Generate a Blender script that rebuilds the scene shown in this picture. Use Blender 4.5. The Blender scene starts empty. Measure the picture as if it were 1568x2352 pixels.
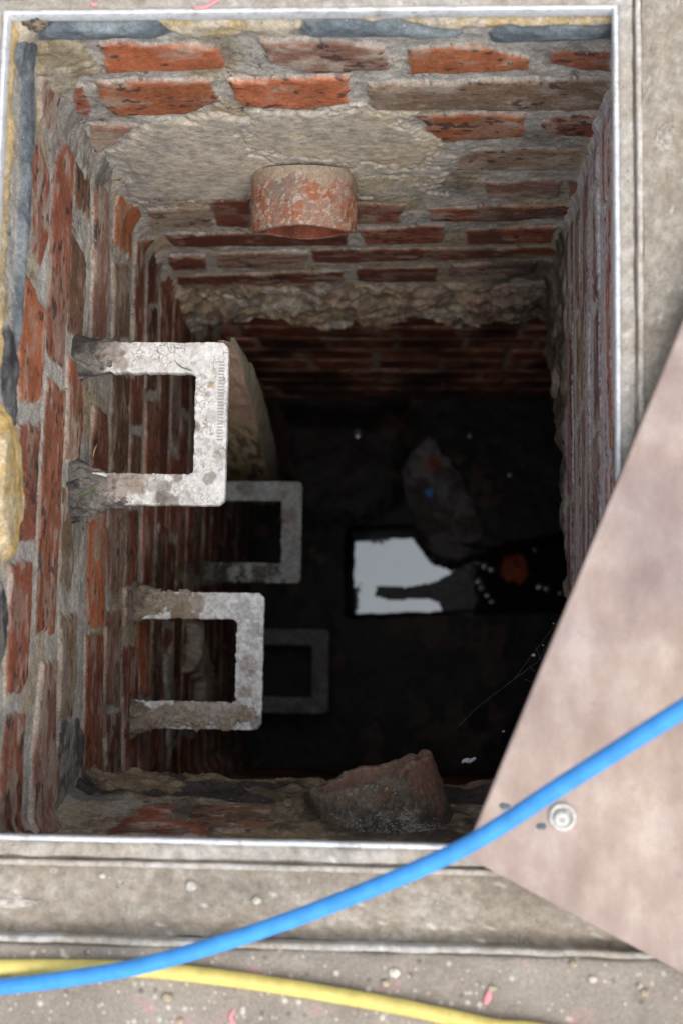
import bpy, bmesh, math, random
import numpy as np
from mathutils import Matrix, Vector

# ------------------------------------------------------------------ camera, light, exposure
S = bpy.context.scene
COL = S.collection
CAM_H = 1.05
F, CX, CY = 3267.0, 784.0, 1176.0          # focal length and centre of the 1568 x 2352 measuring grid
def cam_axes(tx, ty, roll):
    n = np.array([tx, -ty, -F], float); n /= np.linalg.norm(n); z = -n
    y = np.array([0, 1, 0.]) - z*z[1]; y /= np.linalg.norm(y); x = np.cross(y, z)
    c, s = math.cos(roll), math.sin(roll)
    return np.stack([c*x + s*y, -s*x + c*y, z], 1)
M = cam_axes(176, 414, -0.01)
cam_d = bpy.data.cameras.new('camera'); cam = bpy.data.objects.new('camera', cam_d); COL.objects.link(cam)
cam.matrix_world = Matrix.Translation((0, 0, CAM_H)) @ Matrix(M.T.tolist()).to_4x4()
cam_d.sensor_fit = 'VERTICAL'; cam_d.sensor_height = 36; cam_d.sensor_width = 24; cam_d.lens = 50.0
cam_d.clip_start = 0.02; cam_d.clip_end = 500
cam_d.dof.use_dof = True; cam_d.dof.focus_distance = 1.37; cam_d.dof.aperture_fstop = 5.6
S.camera = cam

SUN_EL, SUN_AZ = math.radians(64), math.radians(140)      # azimuth clockwise from +Y
W = bpy.data.worlds.new('World'); S.world = W; W.use_nodes = True
wn = W.node_tree; bg = wn.nodes['Background']
sky = wn.nodes.new('ShaderNodeTexSky'); sky.sky_type = 'NISHITA'; sky.sun_disc = False
sky.sun_elevation = SUN_EL; sky.sun_rotation = SUN_AZ; sky.dust_density = 4; sky.air_density = 1.2
hs = wn.nodes.new('ShaderNodeHueSaturation'); hs.inputs['Saturation'].default_value = 0.5
wn.links.new(sky.outputs[0], hs.inputs['Color']); wn.links.new(hs.outputs[0], bg.inputs[0])
bg.inputs[1].default_value = 0.15
sd = bpy.data.lights.new('sun', 'SUN'); sd.energy = 1.6; sd.angle = math.radians(85); sd.color = (1, .98, .95)
sun = bpy.data.objects.new('sun', sd); COL.objects.link(sun)
sdir = Vector((math.sin(SUN_AZ)*math.cos(SUN_EL), math.cos(SUN_AZ)*math.cos(SUN_EL), math.sin(SUN_EL)))
sun.rotation_euler = sdir.to_track_quat('Z', 'Y').to_euler()
S.view_settings.view_transform = 'Standard'; S.view_settings.look = 'None'; S.view_settings.gamma = 1
S.view_settings.exposure = 0.40
S.cycles.max_bounces = 8; S.cycles.diffuse_bounces = 5

# ------------------------------------------------------------------ measuring helpers
def ray(px, py): return M.T @ np.array([px - CX, -(py - CY), -F])
def on(ax, val, px, py):
    d = ray(px, py); o = np.array([0, 0, CAM_H]); return o + d*((val - o[ax])/d[ax])
X_L, X_R, Y_B, Y_F = -0.330, 0.162, 0.527, -0.129        # faces of the shaft
Z_W = -1.82                                               # water

# ------------------------------------------------------------------ noise
def _h(i, j, s):
    n = (i*73856093) ^ (j*19349663) ^ (s*83492791)
    n &= 0xffffffff; n = ((n ^ (n >> 13))*1274126177) & 0xffffffff; n ^= n >> 16
    n = (n*2246822519) & 0xffffffff; n ^= n >> 15
    return n/4294967295.0
def vn(x, y, s):
    i = np.floor(x).astype(np.int64); j = np.floor(y).astype(np.int64)
    fx = x - i; fy = y - j; fx = fx*fx*fx*(fx*(fx*6 - 15) + 10); fy = fy*fy*fy*(fy*(fy*6 - 15) + 10)
    a = _h(i, j, s); b = _h(i+1, j, s); c = _h(i, j+1, s); d = _h(i+1, j+1, s)
    return (a + (b-a)*fx)*(1-fy) + (c + (d-c)*fx)*fy
def fbm(x, y, f, o, s, st=1.0):
    """0..1, mean .5, stretched to a useful contrast; st < 1 draws it out along x"""
    t = 0; a = 1; w = 0; c, q = math.cos(.6), math.sin(.6)
    x = x*f*st + s*3.17; y = y*f + s*1.73
    for k in range(o):
        t = t + a*vn(x, y, s*7 + k); w += a; a *= .52
        if st > .99: x, y = (c*x - q*y)*2.03, (q*x + c*y)*2.03
        else: x, y = x*2.03 + 5.1, y*2.03 + 2.7
    return np.clip((t/w - .5)*1.7 + .5, 0, 1)
def ss(a, b, x): t = np.clip((x - a)/(b - a), 0, 1); return t*t*(3 - 2*t)
def mix(a, b, t): return a + (b - a)*t
def cmix(C, c, m): return C + (np.asarray(c) - C)*m[..., None]
def worley(x, y, f, s):
    x = x*f; y = y*f; i = np.floor(x).astype(np.int64); j = np.floor(y).astype(np.int64)
    f1 = np.full(x.shape, 9.); f2 = f1.copy(); idv = np.zeros(x.shape)
    for a in (-1, 0, 1):
        for b in (-1, 0, 1):
            d = np.hypot(i+a+_h(i+a, j+b, s) - x, j+b+_h(i+a, j+b, s+1) - y); r = _h(i+a, j+b, s+2)
            n = d < f1; f2 = np.where(n, f1, np.minimum(f2, d)); idv = np.where(n, r, idv); f1 = np.where(n, d, f1)
    return f1, f2, idv
def psd(pts, u, v):
    """signed distance to a polygon, negative inside"""
    d = np.full(u.shape, 9.); ins = np.zeros(u.shape, bool); n = len(pts)
    for k in range(n):
        x0, y0 = pts[k]; x1, y1 = pts[(k+1) % n]; ex, ey = x1-x0, y1-y0
        t = np.clip(((u-x0)*ex + (v-y0)*ey)/(ex*ex + ey*ey + 1e-12), 0, 1)
        d = np.minimum(d, np.hypot(u - x0 - t*ex, v - y0 - t*ey))
        if y0 != y1: ins ^= ((v < y0) != (v < y1)) & (u < ex*(v - y0)/(y1 - y0) + x0)
    return np.where(ins, -d, d)

# ------------------------------------------------------------------ object helpers
def tag(o, label=None, cat=None, group=None, kind=None):
    for k, v in (('label', label), ('category', cat), ('group', group), ('kind', kind)):
        if v: o[k] = v
    return o
def empty(name, loc=(0, 0, 0)):
    o = bpy.data.objects.new(name, None); COL.objects.link(o); o.location = loc; o.empty_display_size = .02; return o
def link(name, me, mat, parent=None):
    o = bpy.data.objects.new(name, me); COL.objects.link(o); me.materials.append(mat)
    if parent: o.parent = parent; o.matrix_parent_inverse = Matrix.Translation(parent.location).inverted()
    return o
def grid(name, P, C, mat, parent=None, wrap=False, caps=False, flip=False, A=None):
    """rows x columns of points as one smooth mesh with a colour attribute"""
    nr, nc = P.shape[:2]
    idx = np.arange(nr*nc).reshape(nr, nc)
    if wrap: idx = np.concatenate([idx, idx[:, :1]], 1)
    q = np.stack([idx[:-1, :-1], idx[:-1, 1:], idx[1:, 1:], idx[1:, :-1]], -1).reshape(-1, 4)
    if flip: q = q[:, ::-1]
    me = bpy.data.meshes.new(name)
    me.vertices.add(nr*nc); me.vertices.foreach_set('co', np.ascontiguousarray(P, np.float32).ravel())
    me.loops.add(q.size); me.loops.foreach_set('vertex_index', np.ascontiguousarray(q, np.int32).ravel())
    me.polygons.add(len(q)); me.polygons.foreach_set('loop_start', np.arange(0, q.size, 4, dtype=np.int32))
    me.polygons.foreach_set('use_smooth', np.ones(len(q), bool))
    me.update(); me.validate()
    if caps and wrap:
        bm = bmesh.new(); bm.from_mesh(me); bm.verts.ensure_lookup_table()
        bm.faces.new([bm.verts[k] for k in range(nc)][::-1]); bm.faces.new([bm.verts[(nr-1)*nc + k] for k in range(nc)])
        bm.to_mesh(me); bm.free()
    if C is not None:
        a = me.color_attributes.new('Col', 'FLOAT_COLOR', 'POINT')
        a.data.foreach_set('color', np.concatenate([np.clip(C, 0, 1), (np.ones(C.shape[:2]) if A is None else A)[..., None]], -1).astype(np.float32).ravel())
    return link(name, me, mat, parent)
def catmull(pts, n):
    p = np.asarray(pts, float); p = np.concatenate([[2*p[0]-p[1]], p, [2*p[-1]-p[-2]]]); out = []
    for k in range(1, len(p)-2):
        for t in np.linspace(0, 1, n, endpoint=False):
            out.append(.5*(2*p[k] + (p[k+1]-p[k-1])*t + (2*p[k-1]-5*p[k]+4*p[k+1]-p[k+2])*t*t + (3*p[k]-p[k-1]-3*p[k+1]+p[k+2])*t**3))
    return np.array(out + [p[-2]])
def tube_pts(path, r, n=20):
    path = np.asarray(path); T = np.gradient(path, axis=0); T /= np.linalg.norm(T, axis=1)[:, None] + 1e-12
    up = np.array([0, 0, 1.]) if abs(T[0][2]) < .9 else np.array([1., 0, 0])
    out = []; a = np.linspace(0, 2*math.pi, n, endpoint=False); rr = np.broadcast_to(r, len(path))
    A = np.cross(T[0], up); A /= np.linalg.norm(A)
    for k in range(len(path)):
        A = A - T[k]*(A @ T[k]); A /= np.linalg.norm(A); B = np.cross(T[k], A)
        out.append(path[k] + rr[k]*(np.cos(a)[:, None]*A + np.sin(a)[:, None]*B))
    return np.array(out)
def tube(name, path, r, mat, parent=None, n=20, col=(1, 1, 1)):
    P = tube_pts(path, r, n); return grid(name, P, np.broadcast_to(np.array(col, float), P.shape), mat, parent, wrap=True, caps=True)
def lump_pts(c, rad, seed, amp=.25, f=2.0, n=(40, 64), crease=.18):
    th = np.linspace(1e-3, math.pi - 1e-3, n[0])[:, None]; ph = np.linspace(0, 2*math.pi, n[1], endpoint=False)[None]
    d = np.stack([np.sin(th)*np.cos(ph), np.sin(th)*np.sin(ph), np.cos(th)*np.ones_like(ph)], -1)
    W3 = np.abs(d)**2; a_, b_, c_ = d[..., 0] + 9, d[..., 1] + 9, d[..., 2] + 9
    q = W3[..., 2]*fbm(a_, b_, f, 5, seed) + W3[..., 0]*fbm(b_, c_, f, 5, seed+1) + W3[..., 1]*fbm(c_, a_, f, 5, seed+2)
    q = np.clip((q - .5)*1.2 + .5, 0, 1)
    w = worley(d[..., 0] + d[..., 2]*.6 + 5, d[..., 1] + d[..., 2]*.6 + 5, f*1.2, seed)[0]
    return np.asarray(c) + d*(1 + amp*(q - .5)*2 + amp*crease*(.4 - w))[..., None]*np.asarray(rad), q
def lump(name, c, rad, seed, cols, mat, parent=None, amp=.25, f=2.0, n=(40, 64)):
    P, q = lump_pts(c, rad, seed, amp, f, n)
    C = cmix(np.broadcast_to(np.array(cols[0], float), P.shape), cols[1], ss(.35, .65, q))
    return grid(name, P, C, mat, parent, wrap=True, flip=True)

# ------------------------------------------------------------------ materials
def nodes(name):
    m = bpy.data.materials.new(name); m.use_nodes = True; t = m.node_tree
    return m, t, t.nodes['Principled BSDF']
def noise(t, sc, det=4, rough=.6, vec=None):
    n = t.nodes.new('ShaderNodeTexNoise'); n.inputs['Scale'].default_value = sc; n.inputs['Detail'].default_value = det
    n.inputs['Roughness'].default_value = rough
    if vec: t.links.new(vec, n.inputs['Vector'])
    return n
def ramp(t, src, stops):
    r = t.nodes.new('ShaderNodeValToRGB'); e = r.color_ramp.elements
    while len(e) < len(stops): e.new(.5)
    for k, (p, c) in enumerate(stops): e[k].position = p; e[k].color = (*c, 1) if len(c) == 3 else c
    t.links.new(src, r.inputs[0]); return r.outputs[0]
def mixc(t, mode, a, b, fac=1.0):
    n = t.nodes.new('ShaderNodeMix'); n.data_type = 'RGBA'; n.blend_type = mode
    for s, v in ((n.inputs[6], a), (n.inputs[7], b), (n.inputs[0], fac)):
        if hasattr(v, 'is_linked'): t.links.new(v, s)
        elif isinstance(v, (int, float)): s.default_value = v
        else: s.default_value = (*v, 1)
    return n.outputs[2]
def bump(t, src, strength, dist, prev=None):
    b = t.nodes.new('ShaderNodeBump'); b.inputs['Strength'].default_value = strength; b.inputs['Distance'].default_value = dist
    t.links.new(src, b.inputs['Height'])
    if prev: t.links.new(prev, b.inputs['Normal'])
    return b.outputs[0]
def g3(v): return (v, v, v)
def attr_mat(name, grain=800, lo=.55, hi=1.42, rough=.9, spec=.2, bs=.42, bd=.0009, specks=True):
    m, t, b = nodes(name)
    a = t.nodes.new('ShaderNodeVertexColor'); a.layer_name = 'Col'
    tc = t.nodes.new('ShaderNodeTexCoord').outputs['Object']
    n = noise(t, grain, 5, .7, tc)
    c = mixc(t, 'MULTIPLY', a.outputs[0], ramp(t, n.outputs[0], [(.3, g3(lo)), (.7, g3(hi))]), a.outputs[1])
    n4 = noise(t, grain*.33, 4, .65, tc)
    c = mixc(t, 'MULTIPLY', c, ramp(t, n4.outputs[0], [(.32, g3(.78)), (.68, g3(1.2))]))
    if specks:
        v = t.nodes.new('ShaderNodeTexVoronoi'); v.inputs['Scale'].default_value = 260; t.links.new(tc, v.inputs['Vector'])
        n2 = noise(t, 40, 3, .6, tc)
        f = t.nodes.new('ShaderNodeMath'); f.operation = 'MULTIPLY'
        t.links.new(ramp(t, v.outputs['Distance'], [(.10, g3(1)), (.22, g3(0))]), f.inputs[0])
        t.links.new(ramp(t, n2.outputs[0], [(.5, g3(0)), (.62, g3(1))]), f.inputs[1])
        vc = t.nodes.new('ShaderNodeSeparateColor'); t.links.new(v.outputs['Color'], vc.inputs[0])
        sc_ = ramp(t, vc.outputs[0], [(.0, (.03, .03, .03)), (.62, (.05, .045, .04)), (.64, (.5, .46, .4)), (1, (.6, .55, .48))])
        c = mixc(t, 'MIX', c, sc_, f.outputs[0])
    t.links.new(c, b.inputs['Base Color'])
    b.inputs['Roughness'].default_value = rough; b.inputs['Specular IOR Level'].default_value = spec
    gm = t.nodes.new('ShaderNodeMath'); gm.operation = 'MULTIPLY'; t.links.new(n.outputs[0], gm.inputs[0]); t.links.new(a.outputs[1], gm.inputs[1])
    nb = bump(t, gm.outputs[0], bs, bd)
    nb = bump(t, noise(t, grain*.25, 4, .6, tc).outputs[0], bs*.3, bd*2.0, nb)
    t.links.new(nb, b.inputs['Normal'])
    return m
M_WALL = attr_mat('masonry', grain=560, lo=.5, hi=1.42, bs=.5, bd=.0009)
M_DEEP = attr_mat('damp_masonry', grain=200, rough=.55, spec=.4, specks=False)
M_CONC = attr_mat('cement_dust', grain=420, lo=.82, hi=1.16, bs=.35)
M_PIPE = attr_mat('clay_pipe', grain=700, lo=.68, hi=1.28, rough=.75, bs=.22)
M_MUD = attr_mat('wet_mud', grain=260, rough=.5, spec=.15, bs=.03, bd=.0006, specks=False)
M_SOIL = attr_mat('dirt_and_mortar', grain=500, bs=.8, bd=.002)

def steel_mat():
    m, t, b = nodes('galvanised_steel'); tc = t.nodes.new('ShaderNodeTexCoord').outputs['Object']
    n = noise(t, 60, 5, .65, tc); n2 = noise(t, 300, 4, .6, tc)
    c = ramp(t, n.outputs[0], [(.3, (.46, .45, .43)), (.5, (.66, .68, .70)), (.75, (.74, .76, .78))])
    c = mixc(t, 'MULTIPLY', c, ramp(t, n2.outputs[0], [(.3, g3(.85)), (.65, g3(1.08))]))
    c = mixc(t, 'MIX', c, (.30, .25, .20), ramp(t, noise(t, 130, 5, .7, tc).outputs[0], [(.58, g3(0)), (.68, g3(.75))]))
    t.links.new(c, b.inputs['Base Color']); b.inputs['Metallic'].default_value = .25; b.inputs['Roughness'].default_value = .5
    t.links.new(bump(t, n2.outputs[0], .3, .0008), b.inputs['Normal']); return m
M_STEEL = steel_mat()

def crust_mat(name, crack):
    m, t, b = nodes(name)
    a = t.nodes.new('ShaderNodeVertexColor'); a.layer_name = 'Col'
    tc = t.nodes.new('ShaderNodeTexCoord').outputs['Object']
    n = noise(t, 900, 5, .7, tc); w = noise(t, 160, 3, .6, tc)
    mp = t.nodes.new('ShaderNodeVectorMath'); mp.operation = 'MULTIPLY_ADD'
    t.links.new(w.outputs['Color'], mp.inputs[0]); mp.inputs[1].default_value = (.006,)*3; t.links.new(tc, mp.inputs[2])
    v = t.nodes.new('ShaderNodeTexVoronoi'); v.feature = 'DISTANCE_TO_EDGE'; v.inputs['Scale'].default_value = 150
    t.links.new(mp.outputs[0], v.inputs['Vector'])
    n3 = noise(t, 55, 3, .5, tc)
    k = t.nodes.new('ShaderNodeMath'); k.operation = 'MULTIPLY'
    t.links.new(ramp(t, v.outputs['Distance'], [(.012, g3(1)), (.06, g3(0))]), k.inputs[0])
    t.links.new(ramp(t, n3.outputs[0], [(.47, g3(0)), (.60, g3(crack*.85))]), k.inputs[1])
    c = mixc(t, 'MULTIPLY', a.outputs[0], ramp(t, n.outputs[0], [(.3, g3(.8)), (.65, g3(1.12))]))
    c = mixc(t, 'MIX', c, (.16, .14, .12), k.outputs[0])
    sp = t.nodes.new('ShaderNodeTexVoronoi'); sp.inputs['Scale'].default_value = 330; t.links.new(tc, sp.inputs['Vector'])
    k2 = t.nodes.new('ShaderNodeMath'); k2.operation = 'MULTIPLY'
    t.links.new(ramp(t, sp.outputs['Distance'], [(.12, g3(1)), (.3, g3(0))]), k2.inputs[0])
    t.links.new(ramp(t, noise(t, 70, 4, .65, tc).outputs[0], [(.48, g3(0)), (.6, g3(.8))]), k2.inputs[1])
    c = mixc(t, 'MIX', c, (.27, .22, .17), k2.outputs[0])
    t.links.new(c, b.inputs['Base Color']); b.inputs['Roughness'].default_value = .7; b.inputs['Specular IOR Level'].default_value = .3
    nb = bump(t, n.outputs[0], .5, .001); nb = bump(t, v.outputs['Distance'], .25*crack, .004, nb)
    t.links.new(nb, b.inputs['Normal']); return m
M_CRUST = crust_mat('cracked_lime_crust', 1.0)
M_CRUST2 = crust_mat('dirty_lime_crust', .12)

def pave_mat():
    m, t, b = nodes('worn_concrete_paving'); tc = t.nodes.new('ShaderNodeTexCoord').outputs['Object']
    n = noise(t, 14, 6, .65, tc); n2 = noise(t, 380, 4, .7, tc)
    c = ramp(t, n.outputs[0], [(.3, (.215, .185, .15)), (.5, (.285, .25, .21)), (.7, (.35, .315, .27))])
    c = mixc(t, 'MULTIPLY', c, ramp(t, n2.outputs[0], [(.3, g3(.75)), (.7, g3(1.2))]))
    for sc_, lo, hi, cc in ((110, .1, .3, (.62, .58, .5)), (75, .07, .22, (.12, .11, .1)), (190, .1, .3, (.55, .5, .42))):
        v = t.nodes.new('ShaderNodeTexVoronoi'); v.inputs['Scale'].default_value = sc_; t.links.new(tc, v.inputs['Vector'])
        k = t.nodes.new('ShaderNodeMath'); k.operation = 'MULTIPLY'
        t.links.new(ramp(t, v.outputs['Distance'], [(lo, g3(1)), (hi, g3(0))]), k.inputs[0])
        x = t.nodes.new('ShaderNodeSeparateColor'); t.links.new(v.outputs['Color'], x.inputs[0])
        t.links.new(ramp(t, x.outputs[1], [(.55, g3(0)), (.6, g3(.9))]), k.inputs[1])
        c = mixc(t, 'MIX', c, cc, k.outputs[0])
    pk = noise(t, 28, 4, .6, tc)
    c = mixc(t, 'MIX', c, (.50, .24, .25), ramp(t, pk.outputs[0], [(.62, g3(0)), (.72, g3(.6))]))
    t.links.new(c, b.inputs['Base Color']); b.inputs['Roughness'].default_value = .9
    nb = bump(t, n2.outputs[0], .5, .0015); nb = bump(t, noise(t, 90, 4, .6, tc).outputs[0], .5, .004, nb)
    t.links.new(nb, b.inputs['Normal']); return m
M_PAVE = pave_mat()

def board_mat():
    m, t, b = nodes('dusty_film_faced_plywood'); tc = t.nodes.new('ShaderNodeTexCoord').outputs['Object']
    mp = t.nodes.new('ShaderNodeMapping'); mp.inputs['Scale'].default_value = (1, .6, 1); t.links.new(tc, mp.inputs['Vector'])
    n = noise(t, 30, 6, .6, mp.outputs[0]); n2 = noise(t, 9, 4, .6, tc)
    c = ramp(t, n.outputs[0], [(.3, (.26, .19, .165)), (.5, (.355, .28, .245)), (.7, (.46, .39, .355))])
    c = mixc(t, 'MULTIPLY', c, ramp(t, n2.outputs[0], [(.32, (.82, .80, .86)), (.68, (1.12, 1.06, .98))]))
    n3 = noise(t, 110, 4, .6, tc)
    c = mixc(t, 'MIX', c, (.24, .17, .15), ramp(t, n3.outputs[0], [(.62, g3(0)), (.75, g3(.45))]))
    st = noise(t, 900, 2, .5, mp.outputs[0])
    c = mixc(t, 'MULTIPLY', c, ramp(t, st.outputs[0], [(.3, g3(.93)), (.7, g3(1.06))]))
    t.links.new(c, b.inputs['Base Color']); b.inputs['Roughness'].default_value = .6
    t.links.new(bump(t, n.outputs[0], .15, .001), b.inputs['Normal']); return m
M_BOARD = board_mat()
def plain(name, c, rough=.6, spec=.4, var=.12, sc=80):
    m, t, b = nodes(name); tc = t.nodes.new('ShaderNodeTexCoord').outputs['Object']; n = noise(t, sc, 4, .6, tc)
    t.links.new(mixc(t, 'MULTIPLY', c, ramp(t, n.outputs[0], [(.3, g3(1-var)), (.7, g3(1+var))])), b.inputs['Base Color'])
    b.inputs['Roughness'].default_value = rough; b.inputs['Specular IOR Level'].default_value = spec
    t.links.new(bump(t, n.outputs[0], .1, .0006), b.inputs['Normal']); return m
M_BLUE = plain('blue_hose_plastic', (.06, .32, .78), .42, .4, .18, 55)
M_YELLOW = plain('yellow_hose_plastic', (.72, .585, .17), .5, .4, .22, 55)
M_WHITE = plain('white_plastic', (.54, .53, .50), .5, .4, .3, 200)
M_GREYW = plain('grey_washer', (.35, .35, .34), .5)
M_PINK = plain('pink_scrap', (.72, .28, .30), .7)
M_BLUECHIP = plain('blue_chip', (.05, .22, .6), .4)
M_BLUEPAINT = plain('blue_paint_mark', (.10, .135, .155), .8)
M_WEB = plain('cobweb_silk', (.55, .55, .56), .8)
M_FLUFF = plain('white_fluff', (.62, .65, .75), .9)
M_GRASS = plain('grass_green', (.10, .18, .04), .6)
M_STRAW = plain('dry_stalk', (.25, .17, .10), .7)
def water_mat():
    m, t, b = nodes('oily_water'); tc = t.nodes.new('ShaderNodeTexCoord').outputs['Object']
    b.inputs['Base Color'].default_value = (.012, .011, .010, 1); b.inputs['Roughness'].default_value = .03; b.inputs['Specular Tint'].default_value = (.86, .94, 1, 1)
    b.inputs['IOR'].default_value = 2.1; b.inputs['Specular IOR Level'].default_value = .5
    t.links.new(bump(t, noise(t, 18, 3, .5, tc).outputs[0], .12, .003), b.inputs['Normal']); return m
M_WATER = water_mat()

# ------------------------------------------------------------------ masonry
CLS = {  # albedo, dust share, dark spot share
 'o': ((.385, .130, .060), .24, .24), 'r': ((.262, .094, .056), .32, .30), 'd': ((.18, .064, .040), .25, .30),
 'p': ((.33, .175, .125), .62, .25), 't': ((.27, .185, .125), .55, .22), 'b': ((.19, .105, .065), .35, .35),
 'v': ((.26, .15, .14), .6, .2), 'k': ((.10, .055, .04), .2, .4)}
DUST = np.array((.42, .35, .285))
GRAIN = [None]      # how sandy each point of the wall in hand is
def mortar(U, V, s, grey=.6, dark=.25):
    GRAIN[0] = np.ones(U.shape); n = fbm(U, V, 14, 4, s); n2 = fbm(U, V, 120, 4, s+1); n3 = fbm(U, V, 9, 5, s+2)
    C = cmix(np.broadcast_to(np.array((.42, .35, .25)), U.shape + (3,)), (.46, .435, .39), ss(1-grey-.2, 1-grey+.2, n))
    C = C*(.74 + .46*n2)[..., None]
    C = cmix(C, (.05, .048, .045), ss(1-dark-.08, 1-dark+.14, n3*.75 + n2*.25)*.6)
    w1, w2, _ = worley(U + (fbm(U, V, 60, 3, s+4)-.5)*.04, V + (fbm(U, V, 60, 3, s+5)-.5)*.04, 20, s+6)
    ck = ss(.05, .012, w2 - w1)*ss(.56, .66, fbm(U, V, 16, 3, s+7)); C = cmix(C, (.05, .043, .037), ck*.8)
    return C, -.0010 - .0012*ck + (fbm(U, V, 50, 4, s+3) - .5)*.0030 + (n2 - .5)*.0006
def lay(U, V, C, H, polys, s, prof=.0030):
    u1, v1 = U[0], V[:, 0]
    for k, (pts, cl) in enumerate(polys):
        pts = np.asarray(pts)[:, :2]; lo = pts.min(0) - .008; hi = pts.max(0) + .008
        ci = np.where((u1 > lo[0]) & (u1 < hi[0]))[0]; ri = np.where((v1 > lo[1]) & (v1 < hi[1]))[0]
        if len(ci) < 2 or len(ri) < 2: continue
        sl = (slice(ri[0], ri[-1]+1), slice(ci[0], ci[-1]+1)); u, v = U[sl], V[sl]
        rs = np.random.RandomState(s*131 + k); q = s*50 + k
        d = psd(pts, u, v) + (fbm(u, v, 50, 3, q) - .5)*.0050 + (fbm(u, v, 240, 2, q+1) - .5)*.0016
        m = ss(.0010, -.0009, d)
        base, dust, spot = CLS[cl]; dust += .22*(rs.rand() - .4); base = np.array(base)*(1 + .38*(rs.rand() - .5))*(1 + .08*(rs.rand(3) - .5))
        a = fbm(u, v, 30, 4, q+2); b = fbm(u, v, 110, 4, q+3, .4); e = fbm(u, v, 330, 3, q+4, .5)
        c = base*(.62 + .5*a + .26*e)[..., None]
        c = cmix(c, DUST*(.8 + .3*e)[..., None], ss(.95-dust*.75, 1.22-dust*.7, b*.6 + a*.6)*.8)
        c = cmix(c, DUST*(.75 + .4*a)[..., None], ss(-.004, .0, d)*.22 + ss(.62, .85, fbm(u, v, 48, 4, q+8, .5))*.38)
        sp = fbm(u, v, 170, 3, q+5, .6); z = fbm(u, v, 24, 3, q+6)
        c = cmix(c, (.04, .032, .032), ss(.92 - spot*.5, 1.0 - spot*.5, sp*.72 + z*.36)*.8)
        hb = prof*(.35 + .8*rs.rand()) + (a - .5)*.0012 + (b - .5)*.0003 + (v - v.mean())*(rs.rand() - .5)*.04
        hb = hb - ss(-.005, 0, d)*.0012
        GRAIN[0][sl] = mix(GRAIN[0][sl], .58, m); H[sl] = mix(H[sl], hb, m); C[sl] = cmix(C[sl], c, m) if False else C[sl] + (c - C[sl])*m[..., None]
def patch(U, V, C, H, pts, col, col2, h, s, edge=.004, rough=.006, f=40, st=1.0, gr=.8):
    d = psd(np.asarray(pts)[:, :2], U, V) + (fbm(U, V, 45, 4, s) - .5)*edge*4
    m = ss(.002, -.002, d); n = fbm(U, V, f, 5, s+1, st); n2 = fbm(U, V, 160, 4, s+2, st)
    c = cmix(np.broadcast_to(np.array(col, float), C.shape), col2, ss(.35, .65, n))*(.74 + .52*n2)[..., None]
    hh = h*ss(.0, -.012, d)**.5 + (n - .5)*rough*.38 + (n2 - .5)*.0003
    GRAIN[0][:] = mix(GRAIN[0], gr, m); C[:] = C + (c - C)*m[..., None]; H[:] = mix(H, hh, m)
def auto_rows(u0, u1, z0, z1, seed, classes, pitch=.078, joint=.012):
    rs = random.Random(seed); out = []; z = z0; k = 0
    while z - pitch > z1 - .02:
        u = u0 - rs.uniform(0, .2)
        while u < u1:
            L = .215 if k % 2 == 0 else .103
            out.append(([(u, z), (u+L, z + rs.uniform(-.002, .002)), (u+L, z-pitch+joint), (u, z-pitch+joint + rs.uniform(-.002, .002))], rs.choice(classes)))
            u += L + joint
        z -= pitch; k += 1
    return out
def curl(v, zb, r=.014):
    """how far a sheet has run past its broken lower edge: (z, set-back)"""
    t = np.maximum(zb - v, 0); a = np.minimum(t/r, math.pi/2)
    return np.where(v >= zb, v, zb - r*np.sin(a)), r*(1 - np.cos(a)) + np.maximum(t - r*math.pi/2, 0)
def axis(*segs):
    out = []
    for a, b, st in segs: out.append(np.arange(a, b, st if b > a else -st))
    return np.concatenate(out + [[segs[-1][1]]])
def toY(p): q = on(1, Y_B, *p); return (q[0], q[2])
def toX(p): q = on(0, X_L, *p); return (q[1], q[2])
def toR(p): q = on(0, X_R, *p); return (q[1], q[2])

# back wall --------------------------------------------------------
BACK = [
 ([(222,94),(508,105),(512,156),(250,163)],'o'), ([(600,88),(889,102),(890,155),(720,166),(620,140)],'p'),
 ([(932,114),(1085,100),(1219,135),(1218,160),(940,169)],'o'), ([(1262,118),(1398,120),(1398,160),(1330,160),(1265,145)],'r'),
 ([(168,205),(190,200),(207,250),(200,263),(170,255)],'r'), ([(216,187),(485,182),(500,232),(430,258),(265,264),(240,240)],'o'),
 ([(524,183),(800,172),(803,232),(720,250),(550,240)],'o'), ([(838,188),(1398,178),(1396,235),(1370,250),(850,250)],'t'),
 ([(198,280),(320,287),(245,335),(222,342)],'p'), ([(952,264),(1205,260),(1195,315),(1010,328)],'o'),
 ([(1236,285),(1275,268),(1370,262),(1365,315),(1260,310)],'r'), ([(1045,362),(1110,345),(1335,342),(1320,390),(1045,390)],'t'),
 ([(1110,418),(1290,412),(1285,455),(1120,452)],'p'), ([(1307,412),(1344,408),(1342,455),(1308,457)],'r'),
 ([(340,480),(485,478),(490,520),(350,522)],'t'), ([(485,460),(575,455),(575,520),(495,518)],'r'),
 ([(805,470),(925,472),(920,512),(805,512)],'r'), ([(977,478),(1310,470),(1300,495),(1180,508),(990,508)],'r'),
 ([(377,538),(800,535),(800,562),(400,565)],'d'), ([(825,525),(1020,518),(1018,555),(840,562)],'r'),
 ([(1067,525),(1275,520),(1265,555),(1075,558)],'r'), ([(388,588),(475,585),(475,615),(395,620)],'d'),
 ([(500,580),(705,578),(705,615),(500,615)],'p'), ([(715,576),(910,572),(1290,568),(1280,588),(1000,598),(720,605)],'d'),
 ([(405,635),(790,622),(790,655),(420,660)],'d'), ([(820,616),(1002,615),(1000,645),(820,648)],'d'),
 ([(1030,608),(1230,604),(1225,632),(1030,636)],'v')]
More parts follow.
